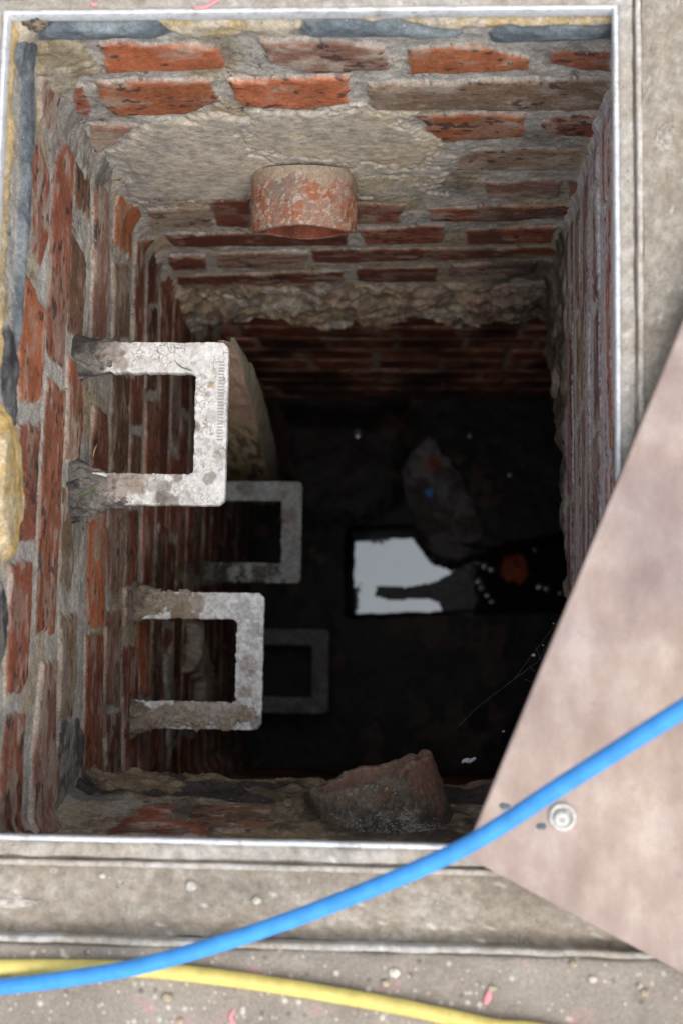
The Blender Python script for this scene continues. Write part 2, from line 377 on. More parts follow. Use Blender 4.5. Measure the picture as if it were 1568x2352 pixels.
def back_wall():
    u = axis((-.365, .205, .0014)); v = axis((-.011, -1.0, .0015)); U, V = np.meshgrid(u, v)
    C, H = mortar(U, V, 3, .62, .2)
    lay(U, V, C, H, [([toY(p) for p in q], c) for q, c in BACK], 5)
    PT = lambda *p: [toY(q) for q in p]
    # slates and ochre mortar bedding the frame
    patch(U, V, C, H, [(-.4, .01), (.25, .01), (.25, -.036), (-.4, -.036)], (.46, .36, .20), (.48, .42, .33), .004, 61)
    for k, p in enumerate((PT((75,46),(355,46),(400,74),(350,86),(95,86)), PT((690,44),(930,44),(1065,68),(1075,82),(870,80),(690,78)),
                           PT((1120,72),(1160,52),(1410,48),(1410,86),(1230,92),(1120,94)))):
        patch(U, V, C, H, p, (.13, .155, .175), (.20, .235, .25), .006, 70+k, edge=.0015, rough=.003, f=60, st=.4)
    # cement render round the drain pipe
    patch(U, V, C, H, PT((270,345),(345,276),(480,262),(600,256),(830,250),(940,264),(1000,325),(1045,358),(1035,405),(1000,440),(900,450),(560,456),(480,462),(310,462),(285,400)),
          (.44, .415, .37), (.50, .455, .375), .0030, 81, edge=.006, rough=.004, gr=.4, f=24, st=.8)
    patch(U, V, C, H, PT((560,300),(600,258),(830,252),(935,266),(1010,345),(980,395),(830,380),(700,365),(600,360)),
          (.54, .47, .35), (.49, .445, .365), .0030, 85, edge=.009, rough=.004, gr=.4, f=24, st=.8)
    patch(U, V, C, H, PT((800,400),(1000,400),(1010,440),(880,460),(800,455)), (.50, .435, .32), (.45, .41, .34), .0028, 88, edge=.008, rough=.004)
    # crumbling mortar in the upper left corner
    patch(U, V, C, H, PT((70,100),(215,98),(225,165),(160,205),(110,200)), (.34, .28, .19), (.38, .34, .27), .004, 91, rough=.007)
    # cement stains under the second course, soot on the right
    st = ss(.5, .68, fbm(U, V, 26, 4, 95, .5))*ss(.0, .10, U - .02)*ss(-.30, -.48, V)
    C[:] = cmix(C, (.045, .04, .036), st*.75)
    # rubble band along the broken lower edge
    w1, w2, wi = worley(U*.62 + (fbm(U, V, 60, 2, 98)-.5)*.03, V*1.7 + (fbm(U, V, 50, 3, 89)-.5)*.03, 24, 99); n = fbm(U, V, 90, 4, 97); n1 = fbm(U, V, 20, 4, 96)
    band = ss(-.735, -.765, V + (n1-.5)*.03)
    cr = cmix(np.broadcast_to(np.array((.38, .30, .21)), C.shape), (.42, .38, .32), ss(.4, .6, wi))
    cr = cmix(cr, (.30, .19, .13), ss(.62, .7, n1)*.7); cr = cr*(.6 + .7*n)[..., None]
    cr = cmix(cr, (.07, .06, .05), ss(.60, .8, fbm(U, V, 40, 4, 94))*.55 + ss(.0, .09, U - .06)*.5)
    cr = cmix(cr, (.06, .05, .045), ss(.10, .02, w2 - w1)*.35)
    hr = .006*ss(.0, .5, .6 - w1) + (n1-.5)*.018 + (n-.5)*.003 + .010*ss(-.76, -.83, V)
    C[:] = C + (cr - C)*band[..., None]; H[:] = mix(H, hr, band)
    # corners
    H *= mix(.15, 1, ss(0, .03, X_R + .004 - U)); cl = np.clip(1 - (U - X_L)/.022, 0, 1); cr_ = np.clip(1 - (X_R + .006 - U)/.022, 0, 1); fil = np.maximum(cl, cr_)
    H += fil**2*.009*(.5 + fbm(U, V, 35, 3, 93))
    zb = -.900 + (fbm(u, u*0, 22, 4, 92) - .5)*.045
    Z, B = curl(V, np.broadcast_to(zb, V.shape))
    H = np.minimum(H, H*ss(-.010, -.022, V)) - .0012*ss(-.03, -.011, V)
    P = np.stack([U, Y_B - H + B, Z], -1)
    o = grid('brick_wall', P, C, M_WALL, A=GRAIN[0])
    tag(o, 'back brick wall of the shaft with grey cement render round the clay drain stub', 'brick wall', 'brick walls of the manhole shaft')
back_wall()

# left wall --------------------------------------------------------
LEFT = [
 ([(88,140),(122,190),(130,312),(90,275)],'p'), ([(66,320),(88,325),(112,400),(110,560),(90,612),(60,560)],'r'),
 ([(48,620),(60,625),(100,720),(93,928),(42,920),(38,800)],'o'), ([(42,972),(90,975),(78,1248),(35,1240)],'r'),
 ([(18,1292),(75,1292),(62,1560),(42,1592),(12,1590)],'r'), ([(14,1640),(60,1640),(50,1915),(-12,1915)],'r'),
 ([(147,306),(160,310),(168,360),(165,500),(155,700),(145,846),(107,810),(113,600),(122,440),(127,370),(143,345)],'r'),
 ([(108,868),(150,900),(146,1000),(135,1290),(125,1455),(82,1452),(88,1200),(100,1000)],'r'),
 ([(95,1520),(130,1522),(126,1700),(120,1915),(65,1915),(75,1700)],'p'),
 ([(172,372),(207,400),(207,515),(172,470)],'b'), ([(165,530),(198,600),(192,700),(188,785),(156,760),(155,690)],'b'),
 ([(155,812),(185,860),(188,980),(178,1075),(147,1050)],'r'), ([(140,1120),(172,1110),(170,1300),(157,1365),(136,1340)],'t'),
 ([(137,1410),(174,1405),(175,1560),(165,1655),(134,1650)],'t'), ([(129,1749),(143,1752),(143,1805),(129,1809)],'r'),
 ([(215,400),(248,440),(250,600),(244,780),(208,780),(212,600)],'p'), ([(212,930),(246,950),(246,1160),(205,1160)],'r'),
 ([(205,1200),(243,1170),(240,1440),(200,1440)],'o'), ([(197,1455),(238,1455),(236,1700),(230,1915),(188,1915)],'r'),
 ([(265,425),(300,490),(297,594),(262,560)],'o'), ([(259,605),(298,612),(296,780),(256,780)],'t'),
 ([(257,862),(296,862),(290,1090),(252,1090)],'b'), ([(247,1165),(283,1165),(280,1360),(244,1360)],'p'),
 ([(240,1404),(277,1404),(272,1620),(240,1620)],'p'), ([(238,1640),(275,1640),(279,1868),(242,1868)],'b'),
 ([(310,550),(331,545),(330,700),(327,785),(302,785)],'r'), ([(296,870),(326,850),(322,980),(296,970)],'r'),
 ([(295,995),(323,1000),(320,1150),(292,1150)],'b'), ([(290,1170),(318,1170),(315,1345),(287,1345)],'r'),
 ([(285,1352),(315,1352),(312,1437),(285,1437)],'v'), ([(278,1485),(313,1485),(312,1800),(284,1800)],'r'),
 ([(341,560),(362,556),(361,698),(338,698)],'d'), ([(336,706),(360,706),(358,900),(332,900)],'d'),
 ([(334,920),(364,920),(360,1120),(330,1120)],'r'), ([(327,1150),(356,1150),(352,1345),(324,1345)],'r'),
 ([(317,1385),(343,1385),(340,1595),(315,1595)],'o'), ([(315,1614),(343,1614),(343,1785),(318,1785)],'v'),
 ([(368,646),(392,646),(390,860),(366,860)],'d'), ([(368,872),(390,872),(388,1020),(366,1020)],'r'),
 ([(366,1040),(387,1040),(384,1355),(362,1355)],'d'), ([(357,1494),(383,1494),(380,1606),(356,1606)],'r'),
 ([(354,1660),(377,1660),(377,1783),(354,1783)],'d')]
def left_wall():
    u = axis((-.16, .60, .0016)); v = axis((-.011, -.95, .0015), (-.953, -1.92, .004)); U, V = np.meshgrid(u, v)
    C, H = mortar(U, V, 13, .72, .22)
    H *= .6; polys = [([toX(p) for p in q], c) for q, c in LEFT]
    lay(U, V, C, H, polys + [q for q in auto_rows(-.2, .50, -.705, -1.9, 4, 'drrdbvd')], 15)
    PT = lambda *p: [toX(q) for q in p]
    patch(U, V, C, H, [(-.2, .02), (.65, .02), (.65, -.030), (-.2, -.030)], (.46, .34, .17), (.42, .34, .22), .004, 161)
    patch(U, V, C, H, PT((32,70),(60,85),(72,150),(74,300),(68,420),(62,520),(52,640),(42,770),(30,880),(22,860),(30,700),(38,560),(44,400),(48,250),(46,180),(30,140)),
          (.12, .14, .155), (.19, .21, .22), .006, 163, edge=.0015, rough=.003, f=60)
    patch(U, V, C, H, PT((0,760),(22,740),(42,850),(30,1010),(20,960),(0,900)), (.05, .05, .055), (.12, .12, .12), .004, 165, edge=.003)
    patch(U, V, C, H, PT((0,930),(22,960),(38,1080),(34,1200),(18,1270),(-10,1290),(-60,1100)), (.50, .35, .14), (.55, .44, .27), .010, 167, edge=.003)
    patch(U, V, C, H, PT((-8,1310),(15,1350),(12,1480),(-5,1560),(-60,1500)), (.06, .06, .06), (.2, .19, .17), .004, 169, edge=.003)
    # sooty mortar low in the third course, loose mortar in the corner
    patch(U, V, C, H, PT((140,1660),(180,1650),(192,1700),(188,1915),(126,1915),(135,1760)), (.26, .25, .225), (.11, .105, .10), .001, 171, rough=.005, f=60)
    patch(U, V, C, H, PT((165,210),(200,290),(245,420),(225,440),(170,360),(140,300),(132,220)), (.35, .33, .295), (.22, .21, .19), .003, 173, rough=.006, f=50)
    # runs of mortar behind the second step
    patch(U, V, C, H, PT((425,1430),(440,1420),(452,1500),(469,1530),(460,1640),(445,1660),(440,1560),(418,1545),(430,1490)), (.40, .35, .27), (.33, .30, .25), .02, 175, rough=.014)
    patch(U, V, C, H, PT((375,1500),(392,1480),(396,1650),(380,1780),(374,1640)), (.36, .34, .30), (.28, .26, .22), .007, 177, rough=.01)
    # mortar climbing into the corners, grime towards the water
    fl = np.maximum(np.clip(1 - (Y_B - U)/.022, 0, 1), np.clip(1 - (U - Y_F - .004)/.018, 0, 1))
    H += fl**2*.009*(.4 + fbm(U, V, 30, 3, 179))
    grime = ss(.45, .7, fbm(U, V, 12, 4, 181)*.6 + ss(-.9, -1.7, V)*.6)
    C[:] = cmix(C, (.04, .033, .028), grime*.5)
    H = np.minimum(H, H*ss(-.010, -.022, V)) - .0006*ss(-.03, -.011, V)
    P = np.stack([X_L + H, U, V], -1)
    o = grid('brick_wall', P, C, M_WALL, flip=True, A=GRAIN[0])
    tag(o, 'long brick wall of the shaft that carries the four step irons', 'brick wall', 'brick walls of the manhole shaft')
left_wall()

# right wall -------------------------------------------------------
def right_wall():
    u = axis((-.15, .56, .002)); v = axis((-.011, -.90, .0016)); U, V = np.meshgrid(u, v)
    C, H = mortar(U, V, 23, .85, .2)
    rs = random.Random(8); polys = []
    for r, (z0, z1, cl, L) in enumerate(((-.075, -.140, 'vpr', .22), (-.152, -.213, 'oro', .215), (-.228, -.292, 'vvp', .103), (-.306, -.372, 'vvb', .215),
                                         (-.385, -.446, 'vtv', .103), (-.452, -.512, 'ddr', .215))):
        x = -.25 + rs.uniform(0, .1)
        while x < .6:
            polys.append(([(x, z0), (x+L, z0), (x+L, z1), (x, z1)], rs.choice(cl))); x += L + .012
    polys = [([(min(a, Y_B - .016), b) for a, b in q], c) for q, c in polys if q[0][0] < Y_B - .03]
    lay(U, V, C, H, polys, 25)
    patch(U, V, C, H, [(-.2, .02), (.65, .02), (.65, -.055), (-.2, -.055)], (.44, .36, .23), (.42, .37, .28), .004, 261)
    # limewash running along the courses
    wsh = ss(.40, .62, fbm(U, V, 60, 4, 263, .12)*.7 + fbm(U, V, 300, 3, 264)*.35)*ss(-.54, -.46, V)
    C[:] = cmix(C, (.60, .58, .62), wsh*.88)
    # rough concrete below the last course
    w1, w2, wi = worley(U, V*1.3, 22, 299); n = fbm(U, V, 80, 4, 297); n1 = fbm(U, V, 18, 4, 296)
    band = ss(-.515, -.535, V + (n1-.5)*.02)
    cr = cmix(np.broadcast_to(np.array((.17, .145, .11)), C.shape), (.30, .27, .22), ss(.5, .75, wi))*(.5 + .8*n)[..., None]
    cr = cmix(cr, (.035, .03, .028), ss(.5, .66, n1)*.75)
    C[:] = C + (cr - C)*band[..., None]
    H[:] = mix(H, .012*(.6 - w1) + (n1-.5)*.012 + (n-.5)*.005, band)
    H *= .6*mix(.15, 1, ss(0, .035, Y_B - U)); H += np.clip(1 - (Y_B - U)/.020, 0, 1)**2*.006*(.4 + fbm(U, V, 30, 3, 279))
    zb = np.interp(u, (-.2, 0, .139, .2, .30, .36, .42, .477, .55), (-.50, -.505, -.52, -.565, -.60, -.665, -.71, -.75, -.79))
    zb = zb + (fbm(u, u*0 + 3, 28, 4, 292) - .5)*.06
    Z, B = curl(V, np.broadcast_to(zb, V.shape), .012)
    P = np.stack([X_R - H + B, U, Z], -1)
    o = grid('brick_wall', P, C, M_WALL, A=GRAIN[0])
    tag(o, 'lime-streaked brick wall of the shaft with a broken dark lower edge beside the board', 'brick wall', 'brick walls of the manhole shaft')
right_wall()

# front wall -------------------------------------------------------
BAT0, BAT = -.22, .24
def front_y(z): return Y_F + np.maximum(BAT0 - z, 0)*BAT
def onfront(px, py):
    d = ray(px, py); t = (Y_F + BAT*(BAT0 - CAM_H))/(d[1] + BAT*d[2]); return d*t + np.array([0, 0, CAM_H])
def toF(p): q = onfront(*p); return (q[0], q[2])
def front_wall():
    u = axis((-.365, .205, .0014)); v = axis((-.011, -.15, .004), (-.154, -.50, .0012)); U, V = np.meshgrid(u, v)
    C, H = mortar(U, V, 33, .25, .45); C *= .85; H *= .6
    PF = lambda *p: [toF(q) for q in p]
    lay(U, V, C, H, [(PF((300,1860),(345,1848),(400,1850),(388,1874),(340,1880)),'r'), (PF((425,1880),(455,1852),(640,1852),(632,1908),(470,1914)),'b'),
        (PF((250,1912),(290,1882),(390,1888),(478,1900),(480,1935),(250,1935)),'r'), (PF((1060,1780),(1130,1775),(1130,1800),(1060,1806)),'d'),
        (PF((1050,1812),(1120,1808),(1120,1845),(1055,1850)),'d')] + auto_rows(-.4, .25, -.02, -.16, 6, 'rdb'), 35)
    patch(U, V, C, H, PF((480,1916),(700,1905),(1080,1915),(1080,1960),(480,1950)), (.30, .235, .14), (.17, .135, .09), .003, 361, rough=.006)
    patch(U, V, C, H, PF((608,1880),(650,1855),(760,1840),(1000,1850),(1090,1870),(1090,1940),(640,1935)), (.25, .20, .125), (.11, .09, .065), .003, 363, rough=.008)
    n = fbm(U, V, 60, 4, 372); n1 = fbm(U, V, 16, 4, 371, .5)
    zl = toF((500, 1838))[1]
    band = ss(zl, zl - .012, V + (n1-.5)*.02)*ss(.12, .06, U)
    cr = cmix(np.broadcast_to(np.array((.24, .19, .125)), C.shape), (.06, .053, .047), ss(.38, .55, fbm(U, V, 34, 4, 373, .5)))*(.6 + .7*n)[..., None]
    C[:] = C + (cr - C)*band[..., None]; H[:] = mix(H, (n1-.5)*.014 + (n-.5)*.006, band)
    H += np.clip(1 - (U - X_L)/.02, 0, 1)**2*.008
    dirt = ss(.40, .66, .6*fbm(U, V*1.0, 38, 4, 381, .7) + .4*fbm(U, V, 130, 4, 382)); C[:] = cmix(C, (.045, .04, .036), dirt*.5)
    zb = toF((500, 1775))[1] + (fbm(u, u*0 + 3, 20, 4, 392) - .5)*.03
    Z, B = curl(V, np.broadcast_to(zb, V.shape), .012)
    P = np.stack([U, front_y(Z) + H - B, Z], -1)
    o = grid('brick_wall', P, C, M_WALL, flip=True, A=GRAIN[0])
    tag(o, 'low dirt-stained brick wall of the shaft around the broken clay pipe', 'brick wall', 'brick walls of the manhole shaft')
front_wall()

# ------------------------------------------------------------------ chamber below the shaft
def chamber_wall(fn, u, v, seed, classes, label, flip, polys=None):
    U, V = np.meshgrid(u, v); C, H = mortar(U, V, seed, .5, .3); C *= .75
    lay(U, V, C, H, polys or auto_rows(u[0], u[-1], v[0], v[-1], seed, classes, pitch=.076), seed+1)
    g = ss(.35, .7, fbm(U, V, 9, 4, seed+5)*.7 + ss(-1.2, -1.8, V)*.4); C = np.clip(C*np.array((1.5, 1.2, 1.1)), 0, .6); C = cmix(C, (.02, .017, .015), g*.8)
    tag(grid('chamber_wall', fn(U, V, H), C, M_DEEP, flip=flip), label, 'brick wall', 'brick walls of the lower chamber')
X_CR, Y_CB, Y_CF = .46, .575, -.150
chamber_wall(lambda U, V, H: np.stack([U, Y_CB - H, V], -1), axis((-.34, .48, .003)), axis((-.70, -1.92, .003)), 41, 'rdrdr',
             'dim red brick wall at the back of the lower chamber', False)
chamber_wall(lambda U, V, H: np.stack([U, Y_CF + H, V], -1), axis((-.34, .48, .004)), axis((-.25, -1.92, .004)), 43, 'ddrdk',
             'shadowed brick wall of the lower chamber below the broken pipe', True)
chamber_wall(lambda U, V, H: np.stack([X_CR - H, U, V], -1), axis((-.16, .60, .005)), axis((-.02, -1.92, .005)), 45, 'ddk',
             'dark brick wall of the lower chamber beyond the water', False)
def chamber_shell():
    U, V = np.meshgrid(axis((-.16, .60, .02)), axis((-.02, -1.0, .02)))
    U2, V2 = np.meshgrid(axis((-.36, .48, .02)), axis((-.02, -.9, .02)))
    for P, fl in ((np.stack([U2, U2*0 + .60, V2], -1), False), (np.stack([U2, U2*0 - .17, V2], -1), True)):
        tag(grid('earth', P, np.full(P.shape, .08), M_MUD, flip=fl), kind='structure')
chamber_shell()

def floor():
    x = axis((-.35, .48, .003)); y = axis((-.17, .60, .003)); U, V = np.meshgrid(x, y)
    Z = np.full(U.shape, -1.70)
    n = fbm(U, V, 8, 4, 501); n2 = fbm(U, V, 45, 4, 502); n3 = fbm(U, V, 160, 3, 503)
    wob = (n2 - .5)*.012
    PZ = lambda z, *p: [tuple(on(2, z, *q)[:2]) for q in p]
    ch = psd(PZ(Z_W, (812,1240),(900,1234),(978,1236),(1000,1262),(1090,1290),(1180,1270),(1330,1240),(1420,1240),(1420,1398),(1060,1404),(812,1412)), U, V) + wob*.35
    Z = mix(Z, -1.90, ss(.012, -.012, ch))
    bl = psd(PZ(-1.64, (640,945),(930,950),(920,1110),(840,1185),(720,1185),(650,1150)), U, V) + wob
    Z = Z + .016*ss(.035, -.03, bl)
    # bank just above the water, added to imitate a dark reflected band
    refl_band = -.001 + psd(PZ(Z_W, (862,1345),(930,1350),(1000,1335),(1062,1300),(1090,1330),(1080,1420),(1020,1412),(1006,1385),(980,1374),(900,1380),(862,1370)), U, V) + wob*.25
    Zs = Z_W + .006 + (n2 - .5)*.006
    Z += (n - .5)*.006 + (n2 - .5)*.0012
    Z = np.where(refl_band < 0, np.maximum(Z, Zs), Z)
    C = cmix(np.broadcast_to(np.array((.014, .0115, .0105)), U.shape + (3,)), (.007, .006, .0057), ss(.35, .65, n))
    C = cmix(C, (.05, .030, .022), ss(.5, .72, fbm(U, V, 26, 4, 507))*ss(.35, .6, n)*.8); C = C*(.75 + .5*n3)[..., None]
    C = cmix(C, (.13, .135, .135), ss(.003, -.003, refl_band))  # grey tone of the reflected band, put into the floor colour
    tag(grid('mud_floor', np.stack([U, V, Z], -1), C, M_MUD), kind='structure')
    Uw, Vw = np.meshgrid(axis((-.32, .46, .02)), axis((-.13, .57, .02)))
    tag(grid('water', np.stack([Uw, Vw, Uw*0 + Z_W], -1), None, M_WATER), kind='structure')
floor()

def debris():
    # broken concrete lump leaning into the channel
    pts = [(985,1010),(945,1045),(922,1080),(930,1140),(950,1215),(985,1262),(1050,1288),(1120,1262),(1085,1160),(1030,1060)]
    q = np.array([on(2, -1.70, *p) for p in pts]); c = q.mean(0)
    nr, nc = 26, 100; ang = np.linspace(0, 1, nc, endpoint=False)*len(q); i = ang.astype(int) % len(q); f = (ang - ang.astype(int))[:, None]
    ring = q[i]*(1-f) + q[(i+1) % len(q)]*f
    rows = []
    for k in range(nr):
        t = k/(nr-1)
        if t < .35: s, z = 1.0, -.16 + t/.35*.16
        else: s, z = 1 - ((t-.35)/.65), 0.02*math.sin((t-.35)/.65*1.5)
        p = c + (ring - c)*max(s, .01); p[:, 2] = c[2] + z + .02 + .30*(p[:, 1] - c[1]); rows.append(p)
    P = np.array(rows); n = fbm(P[..., 0], P[..., 1] + P[..., 2], 30, 4, 511); P += ((n - .5)*.014)[..., None]*np.array([1, 1, .8])
    C = cmix(np.broadcast_to(np.array((.13, .125, .125)), P.shape), (.075, .066, .062), ss(.4, .62, n))
    C = cmix(C, (.22, .07, .04), ss(.024, .012, np.hypot(P[..., 0] - on(2, -1.70, 992, 1074)[0], (P[..., 1] - on(2, -1.70, 992, 1074)[1])*1.8)))
    tag(grid('concrete_lump', P, C, M_MUD, wrap=True), 'grey broken concrete lump lying at the edge of the water', 'rubble')
    b = on(2, -1.655, 985, 1132)
    tag(lump('plastic_chip', b + [0, 0, .0], (.008, .010, .004), 7, ((1, 1, 1), (1, 1, 1)), M_BLUECHIP, n=(16, 24)), 'tiny blue plastic chip lying on the concrete lump', 'litter')
    r = on(2, Z_W, 1180, 1306)
    tag(lump('brick_fragment', r, (.026, .032, .018), 9, ((.30, .07, .03), (.22, .05, .03)), M_MUD, amp=.3), 'wet red brick fragment standing out of the dark water', 'rubble')
    rs = random.Random(5)
    spots = [(1098,1288),(1112,1300),(1128,1308),(1148,1262),(1105,1350),(1098,1335),(1118,1368),(1128,1382),(1240,1248),(1228,1262),(1262,1250),(1285,1362),(1238,1348),(1255,1352),
             (1078,1000),(820,996),(1160,1262),(1170,1090)]
    for px, py in spots:
        z = Z_W + .004 if py > 1230 and px > 1080 else -1.66
        c = on(2, z, px, py); s = rs.uniform(.004, .0085)
        o = lump('wet_pebble', c, (s, s*rs.uniform(.8, 1.2), s*.22), rs.randint(1, 900), ((.16, .15, .14), (.09, .085, .08)), M_WETSTONE, amp=.06, n=(14, 20))
        tag(o, 'small wet stone glinting in the dark at the bottom of the chamber', 'stone', 'wet stones on the chamber floor')
M_WETSTONE = attr_mat('wet_stone', grain=300, rough=.10, spec=1.0, bs=.02, bd=.0004, specks=False)
debris()

def curved_slab():
    L = [(530,780),(538,797),(562,870),(587,960),(603,1040),(622,1110),(632,1160)]
    Yf, Yk = .36, .395
    fr = catmull([on(1, Yf, *p) for p in L], 14)
    R = [(531,778),(552,797),(592,870),(618,960),(637,1050),(640,1115),(640,1165)]
    bk = catmull([on(1, Yk, *p) for p in R], 14)
    rows = []
    for a, b in zip(fr, bk):
        xl = max(X_L - .01, on(1, Yf, 478, 900)[0]/on(1, Yf, 478, 900)[2] if False else -.1469*(CAM_H - a[2])); w = np.array([xl, Yf, a[2]]); w2 = np.array([xl, Yk, b[2]]); row = []
        for t in np.linspace(0, 1, 30): row.append(w + (a - w)*t)
        for t in np.linspace(.06, 1, 14): row.append(a + (b - a)*t)
        for t in np.linspace(.1, 1, 8): row.append(b + (w2 - b)*t)
        rows.append(row)
    P = np.array(rows); n = fbm(P[..., 0]*3 + P[..., 1], P[..., 2], 30, 4, 601, .9); st = fbm(P[..., 0], P[..., 2]*.12, 160, 3, 602)
    P[..., 1] += (n - .5)*.006
    C = cmix(np.broadcast_to(np.array((.70, .58, .37)), P.shape), (.62, .43, .33), ss(-.95, -.80, P[..., 2] + (n-.5)*.2))
    C = cmix(C, (.08, .06, .05), ss(.55, .7, st)*.75*ss(-.80, -1.0, P[..., 2]))
    C[:, 30:] = np.array((.50, .45, .34))*(.7 + .5*n[:, 30:, None])
    tag(grid('curved_slab', P, C, M_WALL, flip=False), 'curved tan slab standing against the brick wall behind the topmost step iron', 'stone slab')
curved_slab()

# ------------------------------------------------------------------ clay drain pipes
def pipe(name, base, ax, R, L, wall, colf, label, seed):
    """half open clay pipe: outer skin, broken rim, inner skin; L(theta) is the length"""
    ax = np.asarray(ax, float); ax /= np.linalg.norm(ax); s = np.cross(ax, [0, 0, 1.]); s /= np.linalg.norm(s); u = np.cross(s, ax)
    th = np.linspace(0, 2*math.pi, 220, endpoint=False); Lt = L(th)
    prof = [(R, t) for t in np.linspace(-.06, 1, 60)] + [(R - wall*k/6, 1.0 + .02*math.sin(k/6*math.pi)) for k in range(1, 7)] + [(R - wall, t) for t in np.linspace(.985, -.06, 40)]
    P = np.zeros((len(prof), len(th), 3)); T = np.zeros(P.shape[:2])
    for k, (r, t) in enumerate(prof):
        l = t*.06 if t < 0 else t*Lt
        P[k] = base + np.outer(l, ax) + r*(np.outer(np.cos(th), s) + np.outer(np.sin(th), u)); T[k] = l
    TH = np.broadcast_to(th, T.shape); a = TH*R
    n = fbm(a, T, 60, 4, seed); e = fbm(a, T, 240, 4, seed+1)
    C = colf(P, T, TH, n, e, np.array([r for r, t in prof])[:, None] < R - wall*.9)
    rad = P - (base + T[..., None]*ax); rad /= np.linalg.norm(rad, axis=-1)[..., None]
    P += rad*((n - .5)*.0016 + (e - .5)*.0008)[..., None]
    return tag(grid(name, P, C, M_PIPE, wrap=True, flip=True), label, 'drain pipe')
pc = on(1, .47, 690, 425)
def col_back(P, T, TH, n, e, inner):
    C = cmix(np.broadcast_to(np.array((.31, .125, .068)), P.shape), (.33, .20, .15), ss(.4, .65, n))*(.8 + .4*e)[..., None]
    g = ss(.52, .80, e*.4 + n*.35 + .33*np.exp(-((TH - 1.25)/.45)**2))
    C = cmix(C, (.17, .145, .125), g*.8); C = cmix(C, (.46, .42, .36), ss(.74, .80, fbm(TH*.05, T, 300, 3, 77))*.6)
    C = cmix(C, (.34, .29, .22), ss(.016, .002, T + (n-.5)*.02)*.8)
    return np.where(np.broadcast_to(inner[..., None], C.shape), np.array((.20, .06, .035))*(.7 + .6*n[..., None]), C)
BR = .0542
bx, by, bz = on(1, Y_B, 688, 358)
pipe('clay_drain_pipe', np.array([bx, Y_B, bz - BR - .004]), (0.0, -1, -.21), BR, lambda t: .056 + .0015*np.sin(3*t), .0085, col_back,
     'orange clay drain stub sticking out of the grey render', 701)
def col_front(P, T, TH, n, e, inner):
    C = cmix(np.broadcast_to(np.array((.17, .14, .105)), P.shape), (.075, .066, .058), ss(.3, .75, n))*(.8 + .35*e)[..., None]
    C = cmix(C, (.25, .125, .08), ss(.62, .86, n*.45 + e*.25 + .40*np.exp(-((TH - .5)/.45)**2)*ss(.03, .085, T) + .25*ss(.075, .098, T))*.8)
    C = cmix(C, (.38, .31, .22), ss(.02, .045, .05 - T + (n - .5)*.03)*ss(.5, .3, e)*.5)
    C = cmix(C, (.32, .28, .22), ss(.80, .86, fbm(TH*.057, T, 420, 2, 78))*.4)
    return np.where(np.broadcast_to(inner[..., None], C.shape), np.array((.25, .15, .11))*(.75 + .5*n[..., None]), C)
FR = .060
AX_F = np.array([-.32, .93, .05]); AX_F /= np.linalg.norm(AX_F)
RIM_F = on(2, -.285, 850, 1776)
PIPE_F = RIM_F - AX_F*.115
def front_len(t): return .115 + (vn(t*4, t*0, 5) - .5)*.005 - .006*ss(.3, 1, np.sin(t))*ss(.9, -.6, np.cos(t)) + (vn(t*17, t*0, 6) - .5)*.0012
pipe('clay_drain_pipe', PIPE_F, AX_F, FR, front_len, .010, col_front,
     'broken dirt-covered clay pipe stub in the front wall near the plywood', 711)
lump('dirt', on(2, -.30, 672, 1895), (.030, .022, .03), 15, ((.33, .26, .16), (.16, .13, .09)), M_SOIL, amp=.3, f=3)
tag(bpy.data.objects['dirt'], 'ochre mortar lump at the root of the broken clay pipe', 'mortar')

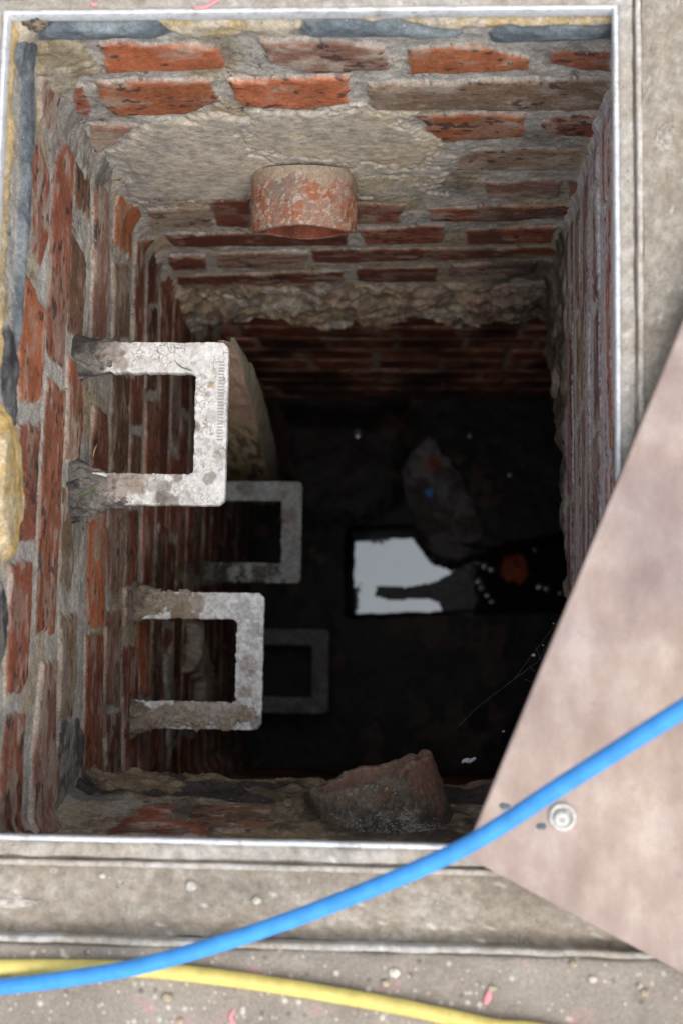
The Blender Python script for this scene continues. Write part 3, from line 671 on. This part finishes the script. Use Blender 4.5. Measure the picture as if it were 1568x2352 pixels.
# ------------------------------------------------------------------ step irons
def arc(c, r, a0, a1, n): t = np.linspace(a0, a1, n); return np.stack([c[0] + r*np.cos(t), c[1] + r*np.sin(t)], 1)
def seg(a, b, n): return np.linspace(a, b, n)
def step_iron(xo, y_hi, y_lo, z, arm, tread, spots, base, seed, mat, label, rough, thick=.011):
    ro, ri, n1, n2, n3 = .009, .005, 150, 14, 150
    H = math.pi/2; xw = X_L - .012
    def path(x, yh, yl, r): return np.concatenate([seg((xw, yh), (x - r, yh), n1), arc((x-r, yh-r), r, H, 0, n2)[1:], seg((x, yh-r), (x, yl+r), n3)[1:], arc((x-r, yl+r), r, 0, -H, n2)[1:], seg((x-r, yl), (xw, yl), n1)[1:]])
    O = path(xo, y_hi, y_lo, ro); I = path(xo - tread, y_hi - arm, y_lo + arm, ri)
    prof = [(0, -1), (0, -.75), (0, -.4), (0, -.15), (.012, -.04)] + [(t, 0) for t in np.linspace(.04, .96, 30)] + [(.988, -.04), (1, -.15), (1, -.4), (1, -.75), (1, -1)] + [(t, -1) for t in (.75, .5, .25)]
    P = np.zeros((len(O), len(prof), 3))
    for k, (t, h) in enumerate(prof): P[:, k, :2] = O + (I - O)*t; P[:, k, 2] = z + h*thick
    X, Y = P[..., 0], P[..., 1]; n = fbm(X, Y, 70, 4, seed); e = fbm(X, Y, 260, 4, seed+1); w = fbm(X, Y, 34, 4, seed+2)
    C = np.broadcast_to(np.array(base, float), P.shape)*(.85 + .2*n + .1*e)[..., None]
    hgt = np.zeros(X.shape)
    for sx, sy, r, c, k in spots:
        d = np.hypot(X - sx, Y - sy) + (w - .5)*r*1.4 + (n - .5)*r*.8
        m = ss(r*1.0, r*.55, d)*k; C = cmix(C, np.array(c)*1.0, m); hgt += m*.0012
    fine = fbm(X, Y, 420, 3, seed+5); C = cmix(C, (.30, .27, .23), ss(.60, .80, .55*fine + .45*w)*.55)
    C = C*(.75 + .5*e)[..., None] if rough > 1 else C*(.9 + .2*e)[..., None]
    top = P[..., 2] > z - .005*thick/.011
    P[..., 2] += np.where(top, hgt*(.4 + e) + (n - .5)*.0012*rough + (e - .5)*.0006*rough, (n - .5)*.001)
    edge = (e - .5)*.0012*rough + (n - .5)*.0012*rough
    ins = np.array([t for t, h in prof])[None]
    dirv = (I - O); dirv /= np.linalg.norm(dirv, axis=1)[:, None]
    P[..., :2] += dirv[:, None]*(edge*ss(.7, 1.0, ins) - .5*edge*ss(.3, 0, ins))[..., None]
    root = empty('step_iron', (X_L, (y_hi + y_lo)/2, z - thick)); tag(root, label, 'step iron', 'step irons in the shaft wall')
    grid('tread_bar', P, C, mat, root, wrap=True, caps=True, flip=True)
    return root
def collar(root, y, z, rad, cols, seed):
    """mortar and dirt flaring from the arm of a step on to the wall"""
    L, fy, fz = rad; t = np.linspace(-.25, 1, 70)[:, None]; th = np.linspace(0, 2*math.pi, 110, endpoint=False)[None]
    fl = np.clip(1 - t, 0, 1.25)**1.7
    a = .0152 + fy*fl*(.55 + .9*fbm(np.cos(th)*.5 + 3 + t*0, np.sin(th)*.5 + 3 + t*.7, 2.2, 3, seed)); h = .0020 + fz*fl
    e = 2.6; c, q = np.cos(th), np.sin(th)
    X = X_L + t*L*(.75 + .6*fbm(th*0 + np.cos(th)*.7 + 5, np.sin(th)*.7 + 5 + t*0, 2.5, 3, seed+4)); Y = y + a*np.sign(c)*np.abs(c)**(2/e); Z = z - .0045 + (h + .0045)*np.sign(q)*np.abs(q)**(2/e)
    X = X + Y*0; n = .5*(fbm(X, Y + Z, 70, 4, seed+1) + fbm(Y, Z + X, 70, 4, seed+2)); g = fbm(X + Z, Y, 260, 3, seed+3)
    k = (.3 + .7*fl)
    Z = Z + ((n - .5)*.009 + (g - .5)*.003)*k*np.sign(q); Y = Y + ((n - .5)*.008 + (g - .5)*.003)*k*np.sign(c)
    P = np.stack([X, Y, Z], -1); C = cmix(np.broadcast_to(np.array(cols[0], float), P.shape), cols[1], ss(.35, .65, n*.7 + .3*fl))*(.75 + .5*g)[..., None]
    grid('mortar_collar', P, C, M_SOIL, root, wrap=True, caps=True)
W_, G_, B_, K_, T_ = (.62, .615, .60), (.42, .40, .37), (.20, .165, .125), (.075, .068, .062), (.40, .31, .20)
def zpx(z, *pts): return [tuple(on(2, z, *p)[:2]) for p in pts]
Z1, Z2, Z3, Z4 = -.27, -.575, -1.08, -1.58
def pos(z, a, b): p = on(2, z, *a); q = on(2, z, *b); return (p[0] + q[0])/2, p[1], q[1]
# topmost
xo, yh, yl = pos(Z1, (526,786), (516,1161))
def sp(z, lst): return [(*on(2, z, x, y)[:2], r, c, k) for x, y, r, c, k in lst]
s1 = step_iron(xo, yh, yl, Z1, .030, .031, sp(Z1, [(205,825,.022,K_,.9),(230,840,.018,(.16,.14,.12),.9),(255,800,.020,(.22,.19,.165),.9),(275,835,.014,(.30,.26,.22),.8),(290,800,.012,G_,.7),(282,812,.006,B_,.85),(370,815,.012,(.6,.57,.53),.6),(450,800,.010,(.58,.55,.5),.6),(330,830,.008,G_,.4),(486,885,.007,T_,.95),(480,905,.006,B_,.6),
     (455,985,.005,B_,.8),(490,960,.006,G_,.6),(505,1040,.010,G_,.75),(480,1095,.006,B_,.7),(200,1110,.022,K_,.95),(240,1120,.022,(.15,.13,.115),.9),(270,1115,.026,(.24,.215,.19),.9),(310,1120,.024,(.36,.32,.28),.85),(320,1125,.013,(.28,.23,.18),.85),
     (385,1118,.015,K_,.95),(375,1128,.024,(.40,.38,.36),.7),(410,1100,.009,(.13,.12,.11),.8),(370,1145,.008,(.12,.11,.10),.8),(430,1130,.009,G_,.55),(350,1095,.010,G_,.5),(400,1150,.008,(.2,.18,.16),.7)]), W_, 801, M_CRUST,
     'topmost step iron, white with cracked lime crust and a grass blade', 1.0)
for yy, k in ((yh - .014, 1), (yl + .013, 2)):
    collar(s1, yy, Z1, (.036 if k == 1 else .042, .008 if k == 1 else .018, .012), ((.17, .155, .14), (.05, .046, .043)), 820 + k)
# ribs cast in the tread
def ribs(root, xo, y0, y1, z):
    bm = bmesh.new()
    for k in range(26):
        y = y0 + (y1 - y0)*k/25
        m = Matrix.Translation((xo - .0062, y, z + .0004)) @ Matrix.Diagonal((.0060, .0014, .0014, 1))
        bmesh.ops.create_cube(bm, size=1, matrix=m)
    bmesh.ops.bevel(bm, geom=bm.edges[:], offset=.0003, segments=2, affect='EDGES')
    me = bpy.data.meshes.new('tread_ribs'); bm.to_mesh(me); bm.free()
    link('tread_ribs', me, M_GREYW, root)
ribs(s1, xo, on(2, Z1, 520, 832)[1], on(2, Z1, 520, 1010)[1], Z1)
# second
xo, yh, yl = pos(Z2, (606,1362), (601,1678))
s2 = step_iron(xo, yh, yl, Z2, .031, .031, sp(Z2, [(375,1390,.020,(.34,.28,.20),.9),(420,1395,.018,(.24,.18,.115),.9),(450,1385,.012,(.30,.24,.19),.8),(560,1400,.010,(.38,.42,.42),.6),(585,1450,.007,(.35,.38,.39),.6),
     (575,1530,.010,(.36,.32,.29),.7),(565,1590,.012,(.36,.31,.28),.8),(568,1630,.012,(.38,.28,.17),.95),(500,1645,.022,(.36,.31,.28),.85),(440,1640,.022,(.38,.33,.28),.85),(380,1640,.020,(.28,.235,.18),.9),
     (460,1660,.010,(.10,.10,.10),.8),(590,1660,.008,(.16,.16,.16),.7),(535,1662,.007,(.14,.135,.13),.7)]), (.66, .68, .69), 803, M_CRUST2,
     'second step iron down, bluish white crusted with tan mortar', 1.6)
for yy, k in ((yh - .012, 3), (yl + .012, 4)): collar(s2, yy, Z2, (.030, .010, .008), ((.30, .25, .19), (.17, .145, .115)), 820 + k)
for k, (px, py, r) in enumerate(((385,1380,.010),(425,1372,.008),(400,1640,.013),(450,1650,.012),(520,1655,.010),(362,1650,.010),(565,1640,.009))):
    p = on(2, Z2, px, py); lump('mortar_crust', p, (r*1.3, r, r*.28), 840+k, ((.42, .36, .29), (.33, .29, .235)), M_SOIL, s2, amp=.35, f=3)
# third
xo, yh, yl = pos(Z3, (691,1106), (694,1340))
s3 = step_iron(xo, yh, yl, Z3, .030, .031, sp(Z3, [(655,1130,.018,(.20,.16,.135),.9),(600,1125,.012,(.25,.25,.26),.5),(665,1180,.014,(.18,.15,.13),.8),(665,1240,.018,(.24,.20,.17),.8),(668,1310,.014,(.15,.14,.14),.8),(600,1325,.050,(.06,.057,.055),.95),(560,1130,.020,(.14,.14,.14),.7),  # near-black spots paint the lower arm's fade into shade; the rest is dirt
     (500,1320,.045,(.03,.027,.026),.95)]), (.27, .29, .30), 805, M_CRUST2, 'third step iron down, dark grey with patchy dirt and a lower arm painted into shade', 1.4)
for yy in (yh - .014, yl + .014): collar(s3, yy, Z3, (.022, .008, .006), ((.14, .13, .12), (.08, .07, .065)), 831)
# fourth
xo, yh, yl = pos(Z4, (752,1446), (757,1640))
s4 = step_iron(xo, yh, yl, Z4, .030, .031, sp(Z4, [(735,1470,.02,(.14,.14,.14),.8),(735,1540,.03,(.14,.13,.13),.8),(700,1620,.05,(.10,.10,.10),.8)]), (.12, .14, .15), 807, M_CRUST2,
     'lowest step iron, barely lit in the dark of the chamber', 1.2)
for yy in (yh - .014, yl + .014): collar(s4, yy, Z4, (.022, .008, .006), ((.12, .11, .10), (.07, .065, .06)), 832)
# grass and stalk on the topmost step
def blade(name, pts, r, mat, label, cat):
    p = catmull(pts, 8); rr = r*np.sin(np.linspace(.25, math.pi - .12, len(p)))
    tag(tube(name, p, rr, mat, n=6), label, cat)
blade('grass_blade', [on(2, Z1 + .012, *p) for p in ((172,1142),(195,1132),(215,1120),(236,1105))], .0007, M_GRASS, 'thin green grass blade lying on the dark root of the top step', 'grass blade')
blade('grass_blade', [on(2, Z1 + .003, *p) for p in ((400,826),(415,842),(432,848),(446,852))], .0006, M_GRASS, 'short green grass blade on the white arm of the top step', 'grass blade')
blade('dry_stalk', [on(2, Z1 + .012, *p) for p in ((214,1052),(217,1035),(224,1020))], .0008, M_STRAW, 'small brown stalk above the lower arm of the top step', 'stalk')

# ------------------------------------------------------------------ frame, paving
RX0, RX1, RY0, RY1 = -.3290, .1450, -.1090, .5260
def ring(name, prof, mat, parent, colf, seed, amp=.0006, step=.004):
    P = []
    for o, z in prof:
        x0, x1, y0, y1 = RX0 - o, RX1 + o, RY0 - o, RY1 + o; row = []
        for a, b, L in (((x0, y0), (x1, y0), RX1-RX0), ((x1, y0), (x1, y1), RY1-RY0), ((x1, y1), (x0, y1), RX1-RX0), ((x0, y1), (x0, y0), RY1-RY0)):
            row.append(np.concatenate([seg(a, b, int(L/step))[:-1]]))
        r = np.concatenate(row); P.append(np.concatenate([r, np.full((len(r), 1), z)], 1))
    P = np.array(P); n = fbm(P[..., 0], P[..., 1], 60, 4, seed); e = fbm(P[..., 0], P[..., 1], 220, 3, seed+1)
    C = colf(P, n, e)
    P[..., 2] += (n - .5)*amp + (e - .5)*amp*.5
    P[..., 0] += (fbm(P[..., 0], P[..., 1], 40, 3, seed+2) - .5)*amp; P[..., 1] += (fbm(P[..., 0], P[..., 1], 40, 3, seed+3) - .5)*amp
    return grid(name, P, C, mat, parent, wrap=True)
fr = empty('manhole_frame', (RX0, RY0, 0)); tag(fr, 'galvanised manhole frame with cement-dusted ledge around the open shaft', 'manhole frame')
white = lambda P, n, e: np.ones(P.shape)
def cem(a, b, stain):
    def f(P, n, e):
        C = cmix(np.broadcast_to(np.array(a, float), P.shape), b, ss(.35, .65, n))*(.82 + .36*e)[..., None]
        m = fbm(P[..., 0], P[..., 1], 16, 4, 905); C = cmix(C, stain, ss(.55, .72, m)*.6)
        sp_ = worley(P[..., 0], P[..., 1], 95, 907); C = cmix(C, (.62, .60, .56), ss(.16, .08, sp_[0])*ss(.8, .85, sp_[2])*.8)
        return C
    return f
ring('inner_lip', [(.0, -.012), (.0, -.0006), (.0006, 0), (.0030, 0), (.0036, -.0008), (.0036, -.006)], M_STEEL, fr, white, 911, .0004)
ring('cement_ledge', [(.0036, -.006), (.0037, -.0022), (.008, -.0026), (.0135, -.0030), (.0146, -.0036), (.0150, -.010), (.0172, -.010)], M_CONC, fr, cem((.38, .345, .30), (.425, .395, .355), (.31, .27, .215)), 921, .0014)
ring('tray_edge', [(.0172, -.012), (.0172, -.0014), (.0178, -.0008), (.0206, -.0009), (.0212, -.0018), (.0212, -.012)], M_CONC, fr, cem((.45, .41, .355), (.50, .47, .43), (.38, .33, .27)), 931, .0006)
ring('infill_slab', [(o, float(np.interp(o, (.0212, .025, .032, .044, .054, .061, .066, .0715), (-.0045, -.0034, -.0032, -.0036, -.0052, -.0095, -.0150, -.0150)))) for o in np.linspace(.0212, .0715, 22)], M_CONC, fr, cem((.30, .262, .212), (.335, .30, .25), (.25, .215, .17)), 941, .0022)
ring('outer_rim', [(.0712, -.026), (.0712, -.0010), (.0720, .0004), (.0752, .0004), (.0760, -.0006), (.0760, -.012)], M_CONC, fr, cem((.42, .39, .345), (.48, .465, .44), (.32, .28, .22)), 951, .0012)

def paving():
    prof = [(.0760, -.008), (.0772, -.0012), (.0790, 0)] + [(o, 0) for o in (.085, .095, .11, .13, .16, .2, .3, .5, 1, 2, 5, 15, 60, 150)]
    def f(P, n, e): return np.ones(P.shape)
    o = ring('pavement', prof, M_PAVE, None, f, 961, .0026, .006); tag(o, kind='structure')
paving()
def pebbles():
    rs = random.Random(3)
    bits = [(210,2225,.0035,'white'),(440,2035,.0042,'white'),(590,2068,.003,'white'),(235,2012,.0024,'white'),(385,2292,.004,'tan'),(415,2345,.003,'tan'),(905,2235,.004,'white'),(885,2260,.003,'tan'),
            (1315,2215,.003,'tan'),(1130,2270,.0028,'tan'),(95,2230,.003,'tan'),(1480,2280,.0035,'tan'),(1360,2250,.003,'white')]
    for x, y, r, k in bits:
        z = -.002 if y < 2150 else .001
        p = on(2, z, x, y); o = lump('pebble', p, (r, r*.85, r*.6), rs.randint(1, 999), ((.66, .63, .57), (.55, .5, .42)) if k == 'white' else ((.48, .40, .28), (.36, .31, .24)), M_CONC, amp=.25, n=(16, 24))
        tag(o, 'small pale stone chip on the concrete below the opening', 'stone', 'stone chips on the concrete')
    for px, lab in (([(1112,2308),(1120,2290),(1124,2272)], 'pink plastic scrap on the paving between the hoses and the board'), ([(445,17),(470,16),(490,6),(506,-2)], 'curved pink scrap on the ledge above the opening, farther from the corner'),
                    ([(208,6),(216,10),(224,8)], 'short pink scrap on the ledge above the opening, near its corner'), ([(545,2388-30),(530,2368-30),(540,2345-30)], 'faint pink curl on the paving under the yellow hose')):
        p = catmull([on(2, .001, *q) for q in px], 8); r = .0026 if px[0][0] == 1112 else .0016
        P = tube_pts(p, r*np.sin(np.linspace(.5, math.pi-.3, len(p))), 12); P[..., 2] = (P[..., 2] - .001)*.5 + .001
        tag(grid('pink_scrap', P, np.ones(P.shape), M_PINK, wrap=True, caps=True), lab, 'litter')
pebbles()
def splashes():
    for x, y, z, rad, c, lab in ((1523,322,-.004,(.0065,.0105,.0022),(.46,.42,.36),'pale mortar splash on the frame slab beside the opening'),
            (30,2072,-.0036,(.016,.004,.0015),(.52,.48,.42),'pale scrape of mortar on the frame slab at its far end')):
        tag(lump('mortar_splash', on(2, z, x, y), rad, int(x), (c, tuple(v*.75 for v in c)), M_CONC, amp=.45, f=3), lab, 'mortar splash')
    tag(lump('mortar_crumb', on(2, -.014, 84, 52), (.009, .006, .006), 31, ((.30, .23, .17), (.10, .085, .07)), M_SOIL, amp=.4, f=3), 'crumb of brown mortar lodged in the corner of the frame', 'mortar crumb')
splashes()

# ------------------------------------------------------------------ plywood board, hoses
def board():
    zt, th = .030, .018
    c0 = on(2, zt, 1065, 1966); a = on(2, zt, 1568, 738) - c0; b = on(2, zt, 1568, 2236) - c0
    a /= np.linalg.norm(a); b /= np.linalg.norm(b)
    root = empty('plywood_board', tuple(c0)); tag(root, 'dusty pinkish plywood board laid over the corner of the opening', 'board')
    LA, LB = .95, .62
    bm = bmesh.new(); vs = []
    for z in (0, -th): vs.append([bm.verts.new(Vector(c0 + a*s*LA + b*t*LB + np.array([0, 0, z]))) for s, t in ((0, 0), (1, 0), (1, 1), (0, 1))])
    bm.faces.new(vs[0]); bm.faces.new(vs[1][::-1])
    for k in range(4): bm.faces.new((vs[0][(k+1) % 4], vs[0][k], vs[1][k], vs[1][(k+1) % 4]))
    bmesh.ops.recalc_face_normals(bm, faces=bm.faces)
    bmesh.ops.bevel(bm, geom=bm.edges[:], offset=.0012, segments=2, affect='EDGES')
    me = bpy.data.meshes.new('panel'); bm.to_mesh(me); bm.free(); link('panel', me, M_BOARD, root)
    d = c0 + a*.16 + b*.20; bm = bmesh.new()
    m = Matrix(((a[0], b[0], 0, d[0] + b[0]*.2), (a[1], b[1], 0, d[1] + b[1]*.2), (0, 0, 1, .0062), (0, 0, 0, 1)))
    bmesh.ops.create_cube(bm, size=1, matrix=m @ Matrix.Diagonal((.04, .40, .0112, 1)))
    bmesh.ops.bevel(bm, geom=bm.edges[:], offset=.001, segments=1, affect='EDGES')
    me = bpy.data.meshes.new('batten'); bm.to_mesh(me); bm.free(); link('batten', me, M_BOARD, root)
    c = on(2, zt, 1290, 1876)
    def turned(name, prof, mat, parent, seed=0):
        th_ = np.linspace(0, 2*math.pi, 48, endpoint=False)
        P = np.array([[c + np.array([r*math.cos(t), r*math.sin(t), z]) for t in th_] for r, z in prof]); return grid(name, P, np.ones(P.shape), mat, parent, wrap=True)
    fx_ = turned('fixing_cap', [(.0096, 0), (.0096, .0025), (.0088, .0036), (.0074, .0036), (.0066, .0026), (.0062, .0004), (.0001, .0004)], M_WHITE, root)
    c = c + np.array([-.0008, -.0012, 0])
    sc = turned('screw_head', [(.0056, .0004), (.0056, .0042), (.0048, .0056), (.0016, .0060), (.0012, .0040), (.0001, .0040)], M_WHITE, fx_)
    for x, y, r in ((1158,1852,.0031), (1242,1898,.0031)):
        p = on(2, zt, x, y); P, q = lump_pts(p, (r*1.3, r*.7, .0006), x, .3, 2, (10, 28))
        grid('paint_mark', P, np.ones(P.shape), M_BLUEPAINT, root, wrap=True)
board()
def hose(name, pts, r, mat, label):
    p = catmull([on(2, z, x, y) for x, y, z in pts[:-2]] + [np.array(q) for q in pts[-2:]], 24)
    o = tag(tube(name, p, r, mat, n=28), label, 'hose'); return o
hose('hose', [(-9000,2900,.006),(-3000,2450,.006),(-500,2290,.007),(-80,2276,.010),(0,2267,.014),(150,2249,.024),(330,2217,.038),(560,2150,.056),(800,2062,.080),(1060,1948,.112),(1300,1797,.150),(1568,1628,.195),(1800,1490,.22),(2100,1330,.20),(.62, .10, .06),(.95, .14, .006)], .0058, M_BLUE,
     'blue hose crossing over the yellow hose and the plywood board')
hose('hose', [(-9000,2600,.0055),(-3000,2300,.0055),(-500,2225,.006),(-80,2221,.006),(0,2222,.006),(150,2222,.006),(330,2227,.006),(520,2247,.006),(720,2277,.006),(930,2315,.006),(1120,2356,.006),(1400,2420,.006),(.40, -.36, .006),(.7, -.5, .006)], .0056, M_YELLOW,
     'yellow hose lying on the paving beneath the blue hose')

# ------------------------------------------------------------------ cobwebs
def threads(lines, r):
    Ps = []
    for l in lines: Ps.append(tube_pts(np.asarray(l), r, 5))
    vs = []; fs = []; o = 0
    for P in Ps:
        k, n = P.shape[:2]; vs += P.reshape(-1, 3).tolist()
        for i in range(k-1):
            for j in range(n): fs.append((o+i*n+j, o+i*n+(j+1) % n, o+(i+1)*n+(j+1) % n, o+(i+1)*n+j))
        o += k*n
    me = bpy.data.meshes.new('cobweb'); me.from_pydata(vs, [], fs); return link('cobweb', me, M_WEB)
def webs():
    rs = random.Random(12); nr = np.random.RandomState(4)
    L = []
    def sag(a, b, s, n=10): t = np.linspace(0, 1, n)[:, None]; p = a + (b - a)*t; p[:, 2] -= s*np.sin(t[:, 0]*math.pi); return p + (nr.rand(n, 3) - .5)*.0008
    def top(px, py):
        p = on(2, PIPE_F[2] + FR, px, py); q = p - PIPE_F; q -= AX_F*(q @ AX_F); h = math.hypot(q[0], q[1])
        return on(2, PIPE_F[2] + AX_F[2]*.05 + math.sqrt(max(FR**2 - min(h, FR*.95)**2, 0)) + .002, px, py)
    for _ in range(90):
        x, y = rs.uniform(800, 980), rs.uniform(1850, 1925); dx = rs.gauss(0, 26)
        L.append(sag(top(x, y), top(x + dx, y + rs.gauss(0, 14)), .001, 7))
    for a, b in (((735,1895),(800,1870)),((800,1870),(870,1868)),((870,1868),(930,1885)),((960,1830),(1010,1905)),((990,1840),(1010,1905)),((880,1850),(955,1900)),((905,1905),(985,1895))):
        L.append(sag(top(*a), top(*b), .002))
    tag(threads(L, .00020), 'torn grey cobweb over the broken clay pipe', 'cobweb')
    L = []; R = lambda px, py, d: on(2, d, px, py)
    for a, b, d in (((1180,1560),(1300,1400),-.42),((1300,1400),(1235,1520),-.42),((1235,1520),(1100,1620),-.42),((1215,1530),(1270,1590),-.40),((1270,1590),(1290,1620),-.40),((1100,1620),(1050,1670),-.42),((1230,1485),(1260,1560),-.41),((1200,1560),(1240,1570),-.42)):
        L.append(sag(R(*a, d), R(*b, d), .004))
    tag(threads(L, .00004), 'fine cobweb threads strung beside the board edge', 'cobweb')
    for x, y, s in ((1224,1505,.0022), (1155,1680,.0016), (1246,1482,.0010), (1270,1432,.0010)):
        tag(lump('web_crumb', R(x, y, -.42), (s, s*.7, s*.7), 60 + x, ((.6, .55, .45), (.5, .45, .4)), M_CONC, n=(12, 16)), 'tiny pale crumb caught in the cobweb threads', 'crumb', 'crumbs caught in the cobweb')
    p = catmull([on(2, -.40, *q) for q in ((1060,1752),(1068,1747),(1078,1748),(1090,1743))], 8)
    P = tube_pts(p, .0024*np.sin(np.linspace(.5, math.pi-.5, len(p))), 14); P += ((fbm(P[..., 0], P[..., 1] + P[..., 2], 500, 3, 3) - .5)*.0016)[..., None]
    tag(grid('white_fluff', P, np.ones(P.shape), M_FLUFF, wrap=True, caps=True), 'scrap of white fluff hanging in a web right of the broken pipe', 'fluff')
webs()
